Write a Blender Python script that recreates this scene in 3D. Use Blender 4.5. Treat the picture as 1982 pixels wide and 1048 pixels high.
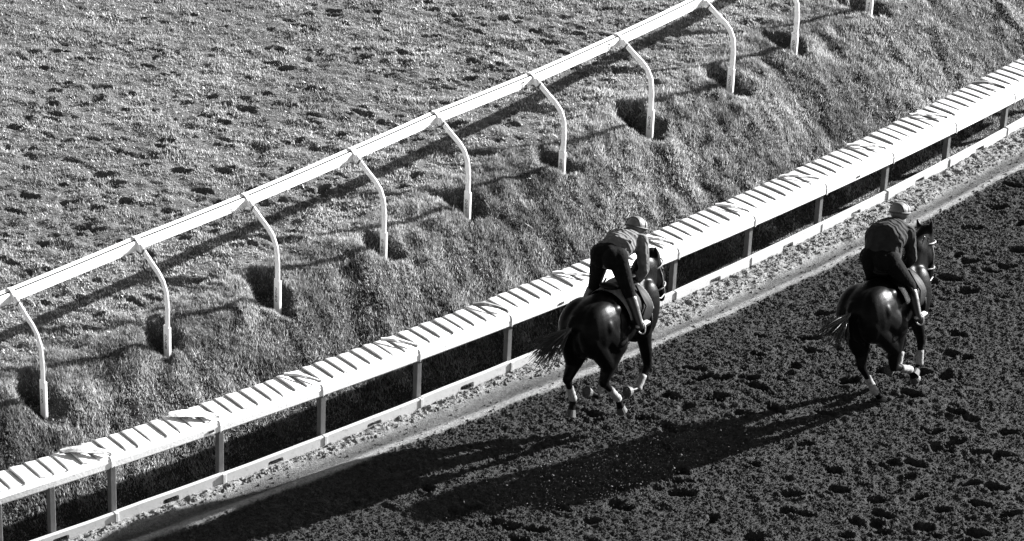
import bpy, bmesh, math, random
import numpy as np
from mathutils import Vector, Matrix, Euler

random.seed(7)
rng = np.random.default_rng(11)
scene = bpy.context.scene
COL = scene.collection
for o in list(bpy.data.objects):
    bpy.data.objects.remove(o)

# ------------------------------------------------------------------ camera
PITCH, ROLL, CAM_H = math.radians(28), math.radians(2.5), 18.52
cam_data = bpy.data.cameras.new('camera')
cam = bpy.data.objects.new('camera', cam_data)
COL.objects.link(cam)
cam_data.sensor_width = 36.0
cam_data.lens = 36.0 * 6300 / 1982
cam_data.clip_start = 1.0
cam_data.clip_end = 3000
fwd = Vector((0, math.cos(PITCH), -math.sin(PITCH)))
up0 = Vector((0, math.sin(PITCH), math.cos(PITCH)))
rt0 = Vector((1, 0, 0))
rt = rt0 * math.cos(ROLL) + up0 * math.sin(ROLL)
up = -rt0 * math.sin(ROLL) + up0 * math.cos(ROLL)
cam.matrix_world = Matrix((
    (rt.x, up.x, -fwd.x, 0), (rt.y, up.y, -fwd.y, 0), (rt.z, up.z, -fwd.z, CAM_H), (0, 0, 0, 1)))
scene.camera = cam

# ------------------------------------------------------------------ sky and sun (black-and-white, as through a red filter)
SUN_AZ, SUN_EL = math.radians(33.5), math.radians(18.5)     # azimuth measured from +X towards +Y
world = bpy.data.worlds.new('World')
scene.world = world
world.use_nodes = True
wn, wl = world.node_tree.nodes, world.node_tree.links
wn.clear()
sky = wn.new('ShaderNodeTexSky'); sky.sky_type = 'NISHITA'; sky.sun_disc = False
sky.sun_elevation = SUN_EL
sky.sun_rotation = math.pi / 2 - SUN_AZ
sepc = wn.new('ShaderNodeSeparateColor'); comb = wn.new('ShaderNodeCombineColor')
bg = wn.new('ShaderNodeBackground'); bg.inputs['Strength'].default_value = 0.05
wo = wn.new('ShaderNodeOutputWorld')
wl.new(sky.outputs['Color'], sepc.inputs['Color'])
for k in range(3):
    wl.new(sepc.outputs[0], comb.inputs[k])
wl.new(comb.outputs['Color'], bg.inputs['Color'])
wl.new(bg.outputs['Background'], wo.inputs['Surface'])

sun_data = bpy.data.lights.new('sun', 'SUN')
sun_data.energy = 5.0
sun_data.angle = math.radians(0.5)
sun_data.color = (1.0, 1.0, 1.0)
sun = bpy.data.objects.new('sun', sun_data)
COL.objects.link(sun)
to_sun = Vector((math.cos(SUN_EL) * math.cos(SUN_AZ), math.cos(SUN_EL) * math.sin(SUN_AZ), math.sin(SUN_EL)))
sun.rotation_euler = (-to_sun).to_track_quat('-Z', 'Y').to_euler()
sun.location = (30, 45, 20)

scene.view_settings.view_transform = 'Standard'
scene.view_settings.look = 'None'
scene.view_settings.gamma = 1.0
scene.view_settings.use_curve_mapping = False
scene.view_settings.exposure = 2.6

# ------------------------------------------------------------------ the bend: s runs along the rail, off across it (+ = dirt side)
CX, CY, R0, PH0 = -51.5825, 87.3050, 75.378, -0.90622

def P(s, off, z=0.0):
    ph = PH0 + s / R0
    return Vector((CX + (R0 + off) * math.cos(ph), CY + (R0 + off) * math.sin(ph), z))

def PA(s, off, z):
    ph = PH0 + s / R0
    return np.stack([CX + (R0 + off) * np.cos(ph), CY + (R0 + off) * np.sin(ph), z + 0 * ph], -1)

def axes(s):
    ph = PH0 + s / R0
    return Vector((-math.sin(ph), math.cos(ph), 0)), Vector((math.cos(ph), math.sin(ph), 0))   # along, outward

# ------------------------------------------------------------------ noise
def _hash(ix, iy, seed):
    h = (ix.astype(np.int64) * 374761393 + iy.astype(np.int64) * 668265263 + seed * 982451653) & 0xffffffff
    h = ((h ^ (h >> 13)) * 1274126177) & 0xffffffff
    return ((h ^ (h >> 16)) & 0xffff) / 65535.0

def vnoise(x, y, seed=0):
    ix, iy = np.floor(x), np.floor(y)
    fx, fy = x - ix, y - iy
    fx = fx * fx * (3 - 2 * fx); fy = fy * fy * (3 - 2 * fy)
    a = _hash(ix, iy, seed); b = _hash(ix + 1, iy, seed); c = _hash(ix, iy + 1, seed); d = _hash(ix + 1, iy + 1, seed)
    return (a + (b - a) * fx) * (1 - fy) + (c + (d - c) * fx) * fy

def fbm(x, y, octs=4, seed=0, gain=0.5):
    v, a, t = 0, 1.0, 0
    for k in range(octs):
        v = v + a * vnoise(x * 2 ** k + 17.3 * k, y * 2 ** k - 9.1 * k, seed + k); t += a; a *= gain
    return v / t

def in_view(pts, margin=0.10):
    """which points lie inside the photographed field (with a margin): no need to grow blades nobody can see"""
    d = pts - np.array([0, 0, CAM_H])
    dep = d @ np.array(fwd); x = d @ np.array(rt) / dep; y = d @ np.array(up) / dep
    hx = 18.0 / cam_data.lens; hy = hx * 541 / 1024
    return (np.abs(x) < hx * (1 + margin)) & (np.abs(y) < hy * (1 + 1.5 * margin))

def sample(Sx, Ox, G, s, o):
    i = np.clip(np.searchsorted(Sx, s) - 1, 0, len(Sx) - 2); j = np.clip(np.searchsorted(Ox, o) - 1, 0, len(Ox) - 2)
    u = (s - Sx[i]) / (Sx[i + 1] - Sx[i]); w = (o - Ox[j]) / (Ox[j + 1] - Ox[j])
    return (G[i, j] * (1 - u) + G[i + 1, j] * u) * (1 - w) + (G[i, j + 1] * (1 - u) + G[i + 1, j + 1] * u) * w

def sstep(a, b, x):
    t = np.clip((x - a) / (b - a), 0, 1)
    return t * t * (3 - 2 * t)

# ------------------------------------------------------------------ materials
def new_mat(name):
    m = bpy.data.materials.new(name); m.use_nodes = True
    nt = m.node_tree; nt.nodes.clear()
    out = nt.nodes.new('ShaderNodeOutputMaterial')
    return m, nt, out

def ramp(nt, fac, stops):
    r = nt.nodes.new('ShaderNodeValToRGB')
    e = r.color_ramp.elements
    while len(e) < len(stops): e.new(0.5)
    for q, (p, v) in zip(e, stops):
        q.position = p; q.color = (v, v, v, 1)
    nt.links.new(fac, r.inputs['Fac'])
    return r.outputs['Color']

def noise(nt, scale, detail=4, rough=0.6, coord='Object'):
    tc = nt.nodes.new('ShaderNodeTexCoord'); n = nt.nodes.new('ShaderNodeTexNoise')
    n.inputs['Scale'].default_value = scale; n.inputs['Detail'].default_value = detail; n.inputs['Roughness'].default_value = rough
    nt.links.new(tc.outputs[coord], n.inputs['Vector'])
    return n.outputs['Fac']

def bump(nt, fac, strength, dist):
    b = nt.nodes.new('ShaderNodeBump'); b.inputs['Strength'].default_value = strength; b.inputs['Distance'].default_value = dist
    nt.links.new(fac, b.inputs['Height'])
    return b.outputs['Normal']

def solid(name, lo, hi, rough=0.6, scale=8, spec=0.4, bmp=0.0, bscale=60, bdist=0.01, sheen=0.0):
    m, nt, out = new_mat(name)
    p = nt.nodes.new('ShaderNodeBsdfPrincipled')
    nt.links.new(ramp(nt, noise(nt, scale), [(0.3, lo), (0.7, hi)]), p.inputs['Base Color'])
    p.inputs['Roughness'].default_value = rough
    p.inputs['Specular IOR Level'].default_value = spec
    if sheen: p.inputs['Sheen Weight'].default_value = sheen
    if bmp: nt.links.new(bump(nt, noise(nt, bscale, 3), bmp, bdist), p.inputs['Normal'])
    nt.links.new(p.outputs['BSDF'], out.inputs['Surface'])
    return m

def paint(name, base, stain, rough=0.4):
    m, nt, out = new_mat(name)
    p = nt.nodes.new('ShaderNodeBsdfPrincipled')
    f = ramp(nt, noise(nt, 14, 8, 0.75), [(0.24, stain), (0.33, (stain + base) / 2), (0.44, base)])
    nt.links.new(f, p.inputs['Base Color'])
    p.inputs['Roughness'].default_value = rough
    nt.links.new(bump(nt, noise(nt, 40, 3), 0.15, 0.01), p.inputs['Normal'])
    nt.links.new(p.outputs['BSDF'], out.inputs['Surface'])
    return m

def attr_ground(name, attr, dark, light, nscale, bscale, bstr, bdist):
    """ground: base colour mixes from dark to light by a painted-in soil attribute, plus noise"""
    m, nt, out = new_mat(name)
    p = nt.nodes.new('ShaderNodeBsdfPrincipled')
    a = nt.nodes.new('ShaderNodeAttribute'); a.attribute_name = attr
    n = noise(nt, nscale, 6, 0.7)
    c1 = ramp(nt, n, [(0.30, dark[0]), (0.70, dark[1])])
    c2 = ramp(nt, n, [(0.30, light[0]), (0.70, light[1])])
    mx = nt.nodes.new('ShaderNodeMix'); mx.data_type = 'RGBA'
    nt.links.new(a.outputs['Fac'], mx.inputs['Factor'])
    nt.links.new(c1, mx.inputs['A']); nt.links.new(c2, mx.inputs['B'])
    nt.links.new(mx.outputs['Result'], p.inputs['Base Color'])
    p.inputs['Roughness'].default_value = 0.95
    p.inputs['Specular IOR Level'].default_value = 0.1
    nt.links.new(bump(nt, noise(nt, bscale, 5, 0.65), bstr, bdist), p.inputs['Normal'])
    nt.links.new(p.outputs['BSDF'], out.inputs['Surface'])
    return m

def grass_mat(name, lo, hi, tr):
    m, nt, out = new_mat(name)
    a = nt.nodes.new('ShaderNodeAttribute'); a.attribute_name = 'tone'
    c = ramp(nt, a.outputs['Fac'], [(0.0, lo), (0.55, lo + (hi - lo) * 0.35), (1.0, hi)])
    d = nt.nodes.new('ShaderNodeBsdfDiffuse'); t = nt.nodes.new('ShaderNodeBsdfTranslucent'); g = nt.nodes.new('ShaderNodeBsdfGlossy')
    g.inputs['Roughness'].default_value = 0.45
    g.inputs['Color'].default_value = (0.6, 0.6, 0.6, 1)
    nt.links.new(c, d.inputs['Color']); nt.links.new(c, t.inputs['Color'])
    a = nt.nodes.new('ShaderNodeMixShader'); a.inputs['Fac'].default_value = tr
    nt.links.new(d.outputs[0], a.inputs[1]); nt.links.new(t.outputs[0], a.inputs[2])
    b = nt.nodes.new('ShaderNodeMixShader'); b.inputs['Fac'].default_value = 0.07
    nt.links.new(a.outputs[0], b.inputs[1]); nt.links.new(g.outputs[0], b.inputs[2])
    nt.links.new(b.outputs[0], out.inputs['Surface'])
    return m

M_DIRT = attr_ground('harrowed_dirt', 'dry', (0.010, 0.048), (0.10, 0.26), 26, 75, 1.0, 0.03)
M_TURF = attr_ground('turf_soil', 'dry', (0.010, 0.035), (0.05, 0.13), 20, 60, 0.9, 0.03)
M_LAND = solid('far_ground', 0.05, 0.10, 0.95, 0.2)
M_BANKGRASS = grass_mat('long_grass', 0.06, 0.44, 0.5)
M_TURFGRASS = grass_mat('short_grass', 0.14, 0.42, 0.45)
M_WHITE = paint('white_rail_paint', 0.72, 0.12)
M_POST = paint('white_post_paint', 0.80, 0.6)
M_COVER = paint('white_cover_plastic', 0.66, 0.08, 0.5)
M_MATTGREY = solid('matt_grey', 0.14, 0.22, 0.8, 30)
M_STEEL = solid('weathered_grey_steel', 0.06, 0.09, 0.55, 10, bmp=0.2)
M_BOARD = paint('worn_white_board', 0.36, 0.08, 0.7)
M_DARK = solid('dark_gap', 0.008, 0.015, 0.9)  # near-black; stands for the shade in slots, grooves and under flaps
M_FLAPGREY = solid('gritty_grey_flap', 0.20, 0.55, 0.8, 60)
M_INK = solid('black_stencil_ink', 0.015, 0.03, 0.7)

# ------------------------------------------------------------------ object helpers
def link(o, parent=None):
    COL.objects.link(o)
    if parent is not None: o.parent = parent
    return o

def tag(o, label=None, cat=None, group=None, kind=None):
    if label: o['label'] = label
    if cat: o['category'] = cat
    if group: o['group'] = group
    if kind: o['kind'] = kind
    return o

def empty(name, loc=(0, 0, 0), mat=None):
    o = bpy.data.objects.new(name, None); o.empty_display_size = 0.2
    if mat is not None: o.matrix_world = mat
    else: o.location = loc
    return link(o)

def mesh_np(name, verts, faces_flat, nper, mat, smooth=False, parent=None, attr=None):
    me = bpy.data.meshes.new(name)
    nv, nf = len(verts), len(faces_flat) // nper
    me.vertices.add(nv); me.vertices.foreach_set('co', np.asarray(verts, np.float32).ravel())
    me.loops.add(nf * nper); me.loops.foreach_set('vertex_index', np.asarray(faces_flat, np.int32))
    me.polygons.add(nf); me.polygons.foreach_set('loop_start', np.arange(0, nf * nper, nper, dtype=np.int32))
    me.polygons.foreach_set('loop_total', np.full(nf, nper, np.int32))
    if smooth: me.polygons.foreach_set('use_smooth', np.ones(nf, bool))
    if attr:
        for k, v in attr.items():
            a = me.attributes.new(k, 'FLOAT', 'POINT'); a.data.foreach_set('value', np.asarray(v, np.float32).ravel())
    me.update(calc_edges=True)
    me.materials.append(mat)
    return link(bpy.data.objects.new(name, me), parent)

def mesh_bm(name, bm, mats, parent=None, smooth=False):
    bmesh.ops.recalc_face_normals(bm, faces=bm.faces)
    me = bpy.data.meshes.new(name)
    bm.to_mesh(me); bm.free()
    for m in (mats if isinstance(mats, (list, tuple)) else [mats]): me.materials.append(m)
    if smooth:
        for p in me.polygons: p.use_smooth = True
    return link(bpy.data.objects.new(name, me), parent)

def sweep(bm, profile, ss, fo=None, closed=True, mi=0, caps=True):
    """sweep a closed (off, z) profile along s values; profile may be a function of s"""
    rings = []
    for s in ss:
        pr = profile(s) if callable(profile) else profile
        rings.append([bm.verts.new(P(s, o, z)) for o, z in pr])
    n = len(rings[0])
    for a, b in zip(rings[:-1], rings[1:]):
        for i in range(n):
            f = bm.faces.new((a[i], a[(i + 1) % n], b[(i + 1) % n], b[i])); f.material_index = mi
    if caps:
        bm.faces.new(rings[0][::-1]).material_index = mi; bm.faces.new(rings[-1]).material_index = mi
    return rings

def obox(bm, c, ax, half, mi=0):
    """box with axes ax (3 vectors) and half sizes"""
    vs = []
    for sx in (-1, 1):
        for sy in (-1, 1):
            for sz in (-1, 1):
                vs.append(bm.verts.new(c + ax[0] * half[0] * sx + ax[1] * half[1] * sy + ax[2] * half[2] * sz))
    for f in ((0, 1, 3, 2), (4, 6, 7, 5), (0, 4, 5, 1), (2, 3, 7, 6), (0, 2, 6, 4), (1, 5, 7, 3)):
        bm.faces.new([vs[i] for i in f]).material_index = mi

def grid_mesh(name, S, O, Z, mat, attr=None):
    ns, no = len(S), len(O)
    SS, OO = np.meshgrid(S, O, indexing='ij')
    V = PA(SS.ravel(), OO.ravel(), 0.0); V[:, 2] = Z.ravel()
    i = np.arange(ns - 1)[:, None] * no + np.arange(no - 1)[None, :]
    F = np.stack([i, i + no, i + no + 1, i + 1], -1).ravel()
    return mesh_np(name, V, F, 4, mat, True, None, attr)

# ------------------------------------------------------------------ the ground
ZUP = Vector((0, 0, 1))
bm = bmesh.new()
vs = [bm.verts.new((x, y, -0.9)) for x, y in ((-1500, -1500), (1500, -1500), (1500, 1500), (-1500, 1500))]
bm.faces.new(vs)
tag(mesh_bm('ground', bm, M_LAND), kind='structure')

PRINTS = [(6.89,1.34),(7.22,1.71),(7.3,1.99),(8.18,1.92),(8.44,1.3),(8.36,1.5),(8.5,1.65),(7.77,1.51),(9.23,1.57),(9.95,1.64),(8.74,1.86),(9.78,1.88),(9.34,2.0),(9.05,2.1),(8.68,2.04),(9.57,2.64),(11.35,2.76),(10.91,2.99),(10.48,3.28),(10.31,3.06),(9.87,3.27),(11.0,3.18),(9.94,3.92),(9.95,4.13),(9.45,4.02),(10.03,4.54),(9.46,4.32),(9.23,4.29),(9.45,4.65),(9.6,4.81),(8.6,4.16),(8.77,4.33),(8.02,3.83),(8.52,4.43),(8.9,4.97),(9.04,5.21),(9.42,4.83),(7.78,4.12),(7.32,3.88),(7.95,4.54),(8.3,4.78),(8.67,5.29),(7.17,4.23),(7.06,4.06),(7.78,4.76),(8.31,5.12),(8.74,5.65),(7.47,4.68),(7.6,4.84),(7.54,5.01),(7.89,5.22),(7.85,5.36),(8.22,5.66),(6.45,4.21),(7.19,4.81),(6.84,1.29),(7.74,1.85),(7.28,2.11),(8.11,1.92),(4.38,1.95),(4.53,1.97),(4.5,2.3),(4.62,2.48),(4.79,2.69),(5.26,2.56),(5.35,2.93),(5.79,2.95),(5.74,2.83),(6.77,2.77),(6.6,2.9),(6.47,3.11),(6.32,3.69),(5.99,2.59),(4.41,1.36),(4.53,2.74),(12.92,1.53),(12.9,2.06),(13.12,2.13),(12.37,1.84),(12.14,1.72),(14.22,1.56),(13.59,2.0),(12.91,1.73),(12.28,2.17),(11.64,2.05),(10.55,1.37),(9.59,2.65),(10.05,2.72),(9.93,3.9),(9.86,3.3),(14.38,1.1),(15.02,0.9),(13.67,1.21),(8.16,2.35),(8.5,2.49),(8.86,2.95),(8.2,3.25),(7.46,3.19)]
DIVOTS = [(8.02,-7.96),(5.35,-7.31),(5.65,-7.64),(6.55,-7.69),(6.22,-7.39),(6.74,-8.92),(8.51,-9.06),(8.96,-6.65),(8.19,-5.83),(7.05,-4.96),(7.13,-6.15),(7.18,-5.9),(6.22,-5.89),(4.89,-6.14),(4.98,-5.59),(5.86,-5.12),(5.49,-5.55),(5.72,-4.52),(3.39,-2.71),(10.79,-7.61),(10.09,-6.28),(10.13,-5.72),(8.2,-4.7),(8.9,-4.66),(10.73,-4.94),(11.97,-5.9),(12.83,-5.89),(12.5,-5.02),(9.69,-3.36),(8.83,-5.99),(8.93,-6.93),(4.84,-7.34),(3.87,-5.61),(3.89,-4.62),(3.3,-4.53),(3.48,-5.38),(7.73,-6.01),(8.23,-5.44),(6.29,-4.82),(5.47,-7.38),(4.76,-4.85),(5.07,-4.3),(5.7,-4.19),(6.43,-3.67),(6.92,-3.65),(8.84,-4.99),(10.66,-6.05),(11.38,-6.15),(12.14,-6.45),(11.62,-5.29),(10.53,-8.61),(10.24,-7.47)]
GOOSE = [(-0.35,-1.33),(1.42,-1.53),(3.2,-1.78),(4.87,-1.94),(6.64,-2.14),(8.15,-2.3),(9.87,-2.37),(11.67,-2.49),(13.46,-2.61),(15.04,-2.74),(16.92,-2.79),(18.7,-2.86),(20.5,-2.9)]
GS = np.array([g[0] for g in GOOSE]); GO = np.array([g[1] for g in GOOSE])
TURF_Z = 0.6          # level of the gooseneck post feet
TURF_UP = 0.20        # the turf itself lies this much higher
TROUGH = -0.25        # drain behind the kickboard

def crest(s):
    return np.interp(s, GS, GO)

def stamp(Z, S, O, s, o, rs, ro, ang, depth, rim, sharp=2.0, lump=0.25):
    """press one pit with a raised rim into a uniform height grid"""
    r = max(rs, ro) * 2.2
    i0, i1 = np.searchsorted(S, [s - r, s + r]); j0, j1 = np.searchsorted(O, [o - r, o + r])
    if i1 - i0 < 2 or j1 - j0 < 2: return
    a, b = np.meshgrid(S[i0:i1] - s, O[j0:j1] - o, indexing='ij')
    ca, sa = math.cos(ang), math.sin(ang)
    u, v = (a * ca + b * sa) / rs, (-a * sa + b * ca) / ro
    d = np.sqrt(u * u + v * v) + lump * (vnoise(a * 14 + s * 9, b * 14 + o * 7, 5) - 0.5) * 2
    Z[i0:i1, j0:j1] += -depth * np.exp(-np.maximum(d, 0) ** (2 * sharp)) + rim * np.exp(-((d - 1.25) / 0.28) ** 2)

# dirt track -------------------------------------------------------
ST = 0.021
S = np.concatenate([np.array([-60, -40, -28, -20, -14, -10, -7, -5, -3.5]), np.arange(-2.4, 18.2, ST), np.array([19.5, 22, 26, 32, 40, 52, 70])])
O = np.concatenate([np.arange(0.0, 6.75, ST), np.array([7.1, 8, 10, 13, 18, 26, 38])])
SS, OO = np.meshgrid(S, O, indexing='ij')
inner = sstep(-3, -2.2, SS) * (1 - sstep(17.8, 18.6, SS)) * (1 - sstep(6.6, 6.9, OO))
edge = np.interp(SS, [0, 2.1, 4.9, 8.3, 11, 15.6], [0.49, 0.51, 0.54, 0.65, 0.69, 0.71]) + 0.05 * (fbm(SS * 2.2, OO * 3, 3, 3) - 0.5)
crumb = np.interp(SS, [0, 2, 6.4, 8.9, 12.6, 16], [0.15, 0.17, 0.20, 0.42, 0.40, 0.38])
dirt_m = sstep(-0.02, 0.03, OO - edge)
cr_m = 1 - sstep(-0.05, 0.05, OO - crumb - 0.16 * (fbm(SS * 3, OO * 3, 3, 8) - 0.5))
PX = SS; PY = OO
big = fbm(PX * 1.1, PY * 1.1, 3, 21) - 0.5
clod = fbm(PX * 13, PY * 13, 3, 31, 0.6)
clod2 = vnoise(PX * 31, PY * 31, 41)
lumps = np.maximum(0, vnoise(PX * 9.5, PY * 9.5, 51) - 0.70) * 0.06
Z = 0.05 * big * dirt_m
Z += dirt_m * (0.024 * (clod - 0.5) + 0.017 * (vnoise(PX * 21, PY * 21, 43) - 0.5) + 0.016 * (clod2 - 0.5) + lumps)
ridge = np.exp(-((OO - edge + 0.06) / 0.07) ** 2)
Z += 0.035 * ridge - 0.012 * np.exp(-((OO - (crumb + edge) / 2) / 0.09) ** 2)
Z += cr_m * (0.030 + 0.040 * (fbm(PX * 11, PY * 11, 3, 61) - 0.5) + 0.02 * (vnoise(PX * 26, PY * 26, 66) - 0.5))
Z += (1 - dirt_m) * 0.006 * (fbm(PX * 7, PY * 40, 3, 71) - 0.5)
Z *= inner
for (s, o) in PRINTS:
    stamp(Z, S, O, s, o, rng.uniform(0.09, 0.15), rng.uniform(0.055, 0.08), 0.78 + rng.normal(0, 0.35), rng.uniform(0.055, 0.09), rng.uniform(0.010, 0.026), 2.0, 0.35)
for k in range(170):
    s, o = rng.uniform(-1, 18), rng.uniform(0.95, 6.5)
    stamp(Z, S, O, s, o, rng.uniform(0.06, 0.1), rng.uniform(0.04, 0.06), 0.78 + rng.normal(0, 0.5), rng.uniform(0.015, 0.04), rng.uniform(0.0, 0.015), 1.5, 0.4)
dry = np.clip((1 - dirt_m) * (0.55 + 0.45 * cr_m + 0.5 * ridge - 0.35 * np.exp(-((OO - (crumb * 0.55 + edge * 0.45)) / 0.1) ** 2) + 0.5 * (fbm(PX * 1.6, PY * 9, 4, 81) - 0.5)), 0, 1)
tag(grid_mesh('dirt_track', S, O, Z, M_DIRT, {'dry': dry}), 'dark harrowed dirt track pocked with hoof prints beside the low rail', kind='structure')

# loose clods lying on the track
def clods(name, s, o, r, h, mat):
    n = len(s)
    base = PA(s, o, 0.0); base[:, 2] = sample(S, O, Z, s, o)
    dr = sample(S, O, dry, s, o)
    a0 = rng.uniform(0, 2 * np.pi, n)
    ring = []
    for k in range(5):
        a = a0 + k * 2 * np.pi / 5 + rng.normal(0, 0.25, n)
        q = r * rng.uniform(0.65, 1.25, n)
        ring.append(base + np.stack([np.cos(a) * q, np.sin(a) * q, -0.004 + 0 * a], -1))
    top = base + np.stack([rng.normal(0, 0.35, n) * r, rng.normal(0, 0.35, n) * r, h], -1)
    V = np.stack(ring + [top], 1).reshape(-1, 3)
    idx = np.arange(n)[:, None] * 6
    F = np.concatenate([np.stack([idx + k, idx + (k + 1) % 5, idx + 5], -1) for k in range(5)], 1).ravel()
    return mesh_np(name, V, F, 3, mat, False, None, {'dry': np.repeat(dr, 6)})

n = 400000
s = rng.uniform(-2.3, 18.1, n); o = rng.uniform(0.05, 6.6, n)
p = PA(s, o, 0.0)
dd = sample(S, O, np.asarray(dirt_m, float), s, o); cc = sample(S, O, np.asarray(cr_m, float), s, o)
cl = fbm(s * 3.5, o * 3.5, 3, 91)
keep = in_view(p, 0.07) & (rng.random(n) < np.where(dd > 0.5, np.clip(0.35 + 0.9 * cl, 0, 1), np.where(cc > 0.5, 0.40, 0.04)))
s, o = s[keep][:130000], o[keep][:130000]
r = 0.008 + 0.017 * rng.random(len(s)) ** 1.8
g = clods('dirt_clods', s, o, r, r * rng.uniform(0.5, 1.15, len(s)), M_DIRT)
tag(g, 'small loose clods of dark dirt strewn over the track', 'dirt clods', kind='stuff')

# turf bank and turf course ----------------------------------------
ST2 = 0.034
S2 = np.concatenate([np.array([-60, -40, -28, -20, -14, -10, -7, -5, -3.5]), np.arange(-2.4, 21.4, ST2), np.array([22.5, 25, 30, 38, 50, 70])])
O2 = np.concatenate([np.array([-58, -45, -34, -26, -20, -16.5]), np.arange(-14.2, -0.03, ST2), np.array([-0.02])])
SS, OO = np.meshgrid(S2, O2, indexing='ij')
inner2 = sstep(-3, -2.2, SS) * (1 - sstep(21.2, 21.8, SS)) * sstep(-15, -14, OO)
cr = crest(SS)
t = np.clip(-(OO + 0.55) / (-cr - 0.55 + 0.02), 0, 1.6)          # 0 at the foot, 1 at the post line
bank = TROUGH + (TURF_Z + 0.10 - TROUGH) * (1 - (1 - np.clip(t / 1.06, 0, 1)) ** 1.45) + (TURF_UP - 0.10) * sstep(1.0, 1.35, t)
hump = 0.025 * np.exp(-((t - 0.93) / 0.22) ** 2)
Z2 = bank + hump
on_bank = sstep(0.0, 0.12, t) * (1 - sstep(1.0, 1.25, t))
Z2 += on_bank * (0.13 * (fbm(SS * 0.9 + OO * 0.8, OO * 0.9, 3, 101) - 0.5) + 0.15 * (fbm(SS * 3.2 + OO * 1.5, OO * 1.6, 3, 111) - 0.5) + 0.03 * (fbm(SS * 7.5, OO * 4.5, 2, 115) - 0.5))
Z2 += 0.03 * (fbm(SS * 8, OO * 8, 3, 121) - 0.5)
flat = sstep(1.02, 1.3, t)
roughness = np.interp(OO - cr, [-10, -5.0, -2.5, 0], [0.22, 0.6, 0.9, 0.8])
XX = SS * 0.71 + OO * 0.71; YY = SS * 0.71 - OO * 0.71          # roughly across and along the view
wave = fbm(XX * 2.2, YY * 3.6, 4, 131)
Z2 += flat * roughness * (0.085 * (wave - 0.5) + 0.06 * (fbm(XX * 5.2, YY * 8.5, 2, 141) - 0.5))
Z2 = (Z2 - TURF_Z * 0) * inner2 + (1 - inner2) * bank
for (s, o) in DIVOTS:
    stamp(Z2, S2, O2, s, o, rng.uniform(0.10, 0.18), rng.uniform(0.045, 0.075), 0.78 + rng.normal(0, 0.3), rng.uniform(0.045, 0.08), rng.uniform(0.015, 0.035), 1.6, 0.4)
k = 0
while k < 1150:
    s, o = rng.uniform(-2, 21), rng.uniform(-13.8, -1.6)
    d = crest(s) - o
    if d < 0.5 or rng.random() > np.interp(d, [0, 1.5, 5, 9], [0.75, 1.0, 0.6, 0.12]): continue
    stamp(Z2, S2, O2, s, o, rng.uniform(0.05, 0.14), rng.uniform(0.03, 0.055), 0.78 + rng.normal(0, 0.4), rng.uniform(0.02, 0.05), rng.uniform(0.01, 0.03), 1.6, 0.45)
    k += 1
hollow = np.zeros_like(Z2)
for (s, o) in GOOSE:                                              # every one worn differently; scooped-out hollows round the gooseneck posts
    ka, kb, an = rng.uniform(0.6, 0.95), rng.uniform(0.65, 1.05), rng.uniform(-0.5, 0.5)
    a_, b_ = SS - s - 0.04, OO - o + 0.11
    a, b = (a_ * math.cos(an) + b_ * math.sin(an)) / ka, (-a_ * math.sin(an) + b_ * math.cos(an)) / kb
    d = np.sqrt((a / 0.33) ** 2 + (b / 0.42) ** 2) + 1.1 * (fbm(SS * 4, OO * 4, 3, 7) - 0.5)
    w = 1 - sstep(0.60, 1.2, d)
    hollow = np.maximum(hollow, w)
    Z2 = Z2 * (1 - w) + w * (TURF_Z - 0.07 + 0.03 * (vnoise(SS * 9, OO * 9, 17) - 0.5))
    d2 = np.sqrt(((SS - s + 0.30) / 0.45) ** 2 + ((OO - o) / 0.6) ** 2)
    Z2 += 0.05 * np.exp(-d2 ** 2) * (1 - w)
turf = grid_mesh('turf', S2, O2, Z2, M_TURF, {'dry': np.clip(flat * (1 - hollow) * (0.5 + 0.8 * fbm(SS * 2, OO * 2, 3, 151)), 0, 1)})  # pale thatch on flat turf; hollows' shade deepened in the soil colour
tag(turf, 'rough turf course and grassy bank behind the low rail', kind='structure')

def zturf(s, o):
    i = np.clip(np.searchsorted(S2, s) - 1, 0, len(S2) - 2); j = np.clip(np.searchsorted(O2, o) - 1, 0, len(O2) - 2)
    u = (s - S2[i]) / (S2[i + 1] - S2[i]); v = (o - O2[j]) / (O2[j + 1] - O2[j])
    z = (Z2[i, j] * (1 - u) + Z2[i + 1, j] * u) * (1 - v) + (Z2[i, j + 1] * (1 - u) + Z2[i + 1, j + 1] * u) * v
    return z, hollow[i, j]

def blades(name, s, o, length, width, lean, mat):
    ok = in_view(PA(s, o, 0.5))
    s, o, length, width = s[ok], o[ok], length[ok], width[ok]
    n = len(s)
    z, h = zturf(s, o)
    base = PA(s, o, 0.0); base[:, 2] = z - 0.006
    az = rng.uniform(0, 2 * np.pi, n)
    side = np.stack([np.cos(az), np.sin(az), np.zeros(n)], -1)
    la = rng.uniform(0, 2 * np.pi, n); patch = fbm(s * 1.7, o * 2.3, 3, 231)
    ll = np.abs(rng.normal(0, 1, n)) * lean * (0.5 + 1.1 * sstep(0.42, 0.62, patch))
    tone = np.clip(rng.random(n) * 0.9 + 0.9 * (fbm(s * 1.1 + 5, o * 1.6, 3, 241) - 0.47) + 0.5 * (fbm(s * 9, o * 9, 2, 251) - 0.5), 0, 1)
    d = np.stack([np.cos(la) * ll - 0.18, np.sin(la) * ll - 0.10, np.ones(n)], -1)
    d /= np.linalg.norm(d, axis=1)[:, None]
    L = length * (1 - 0.55 * h)
    tip = base + d * L[:, None]
    V = np.stack([base - side * width[:, None], base + side * width[:, None], tip], 1).reshape(-1, 3)
    return mesh_np(name, V, np.arange(3 * n), 3, mat, False, None, {'tone': np.repeat(tone, 3)})

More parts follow.
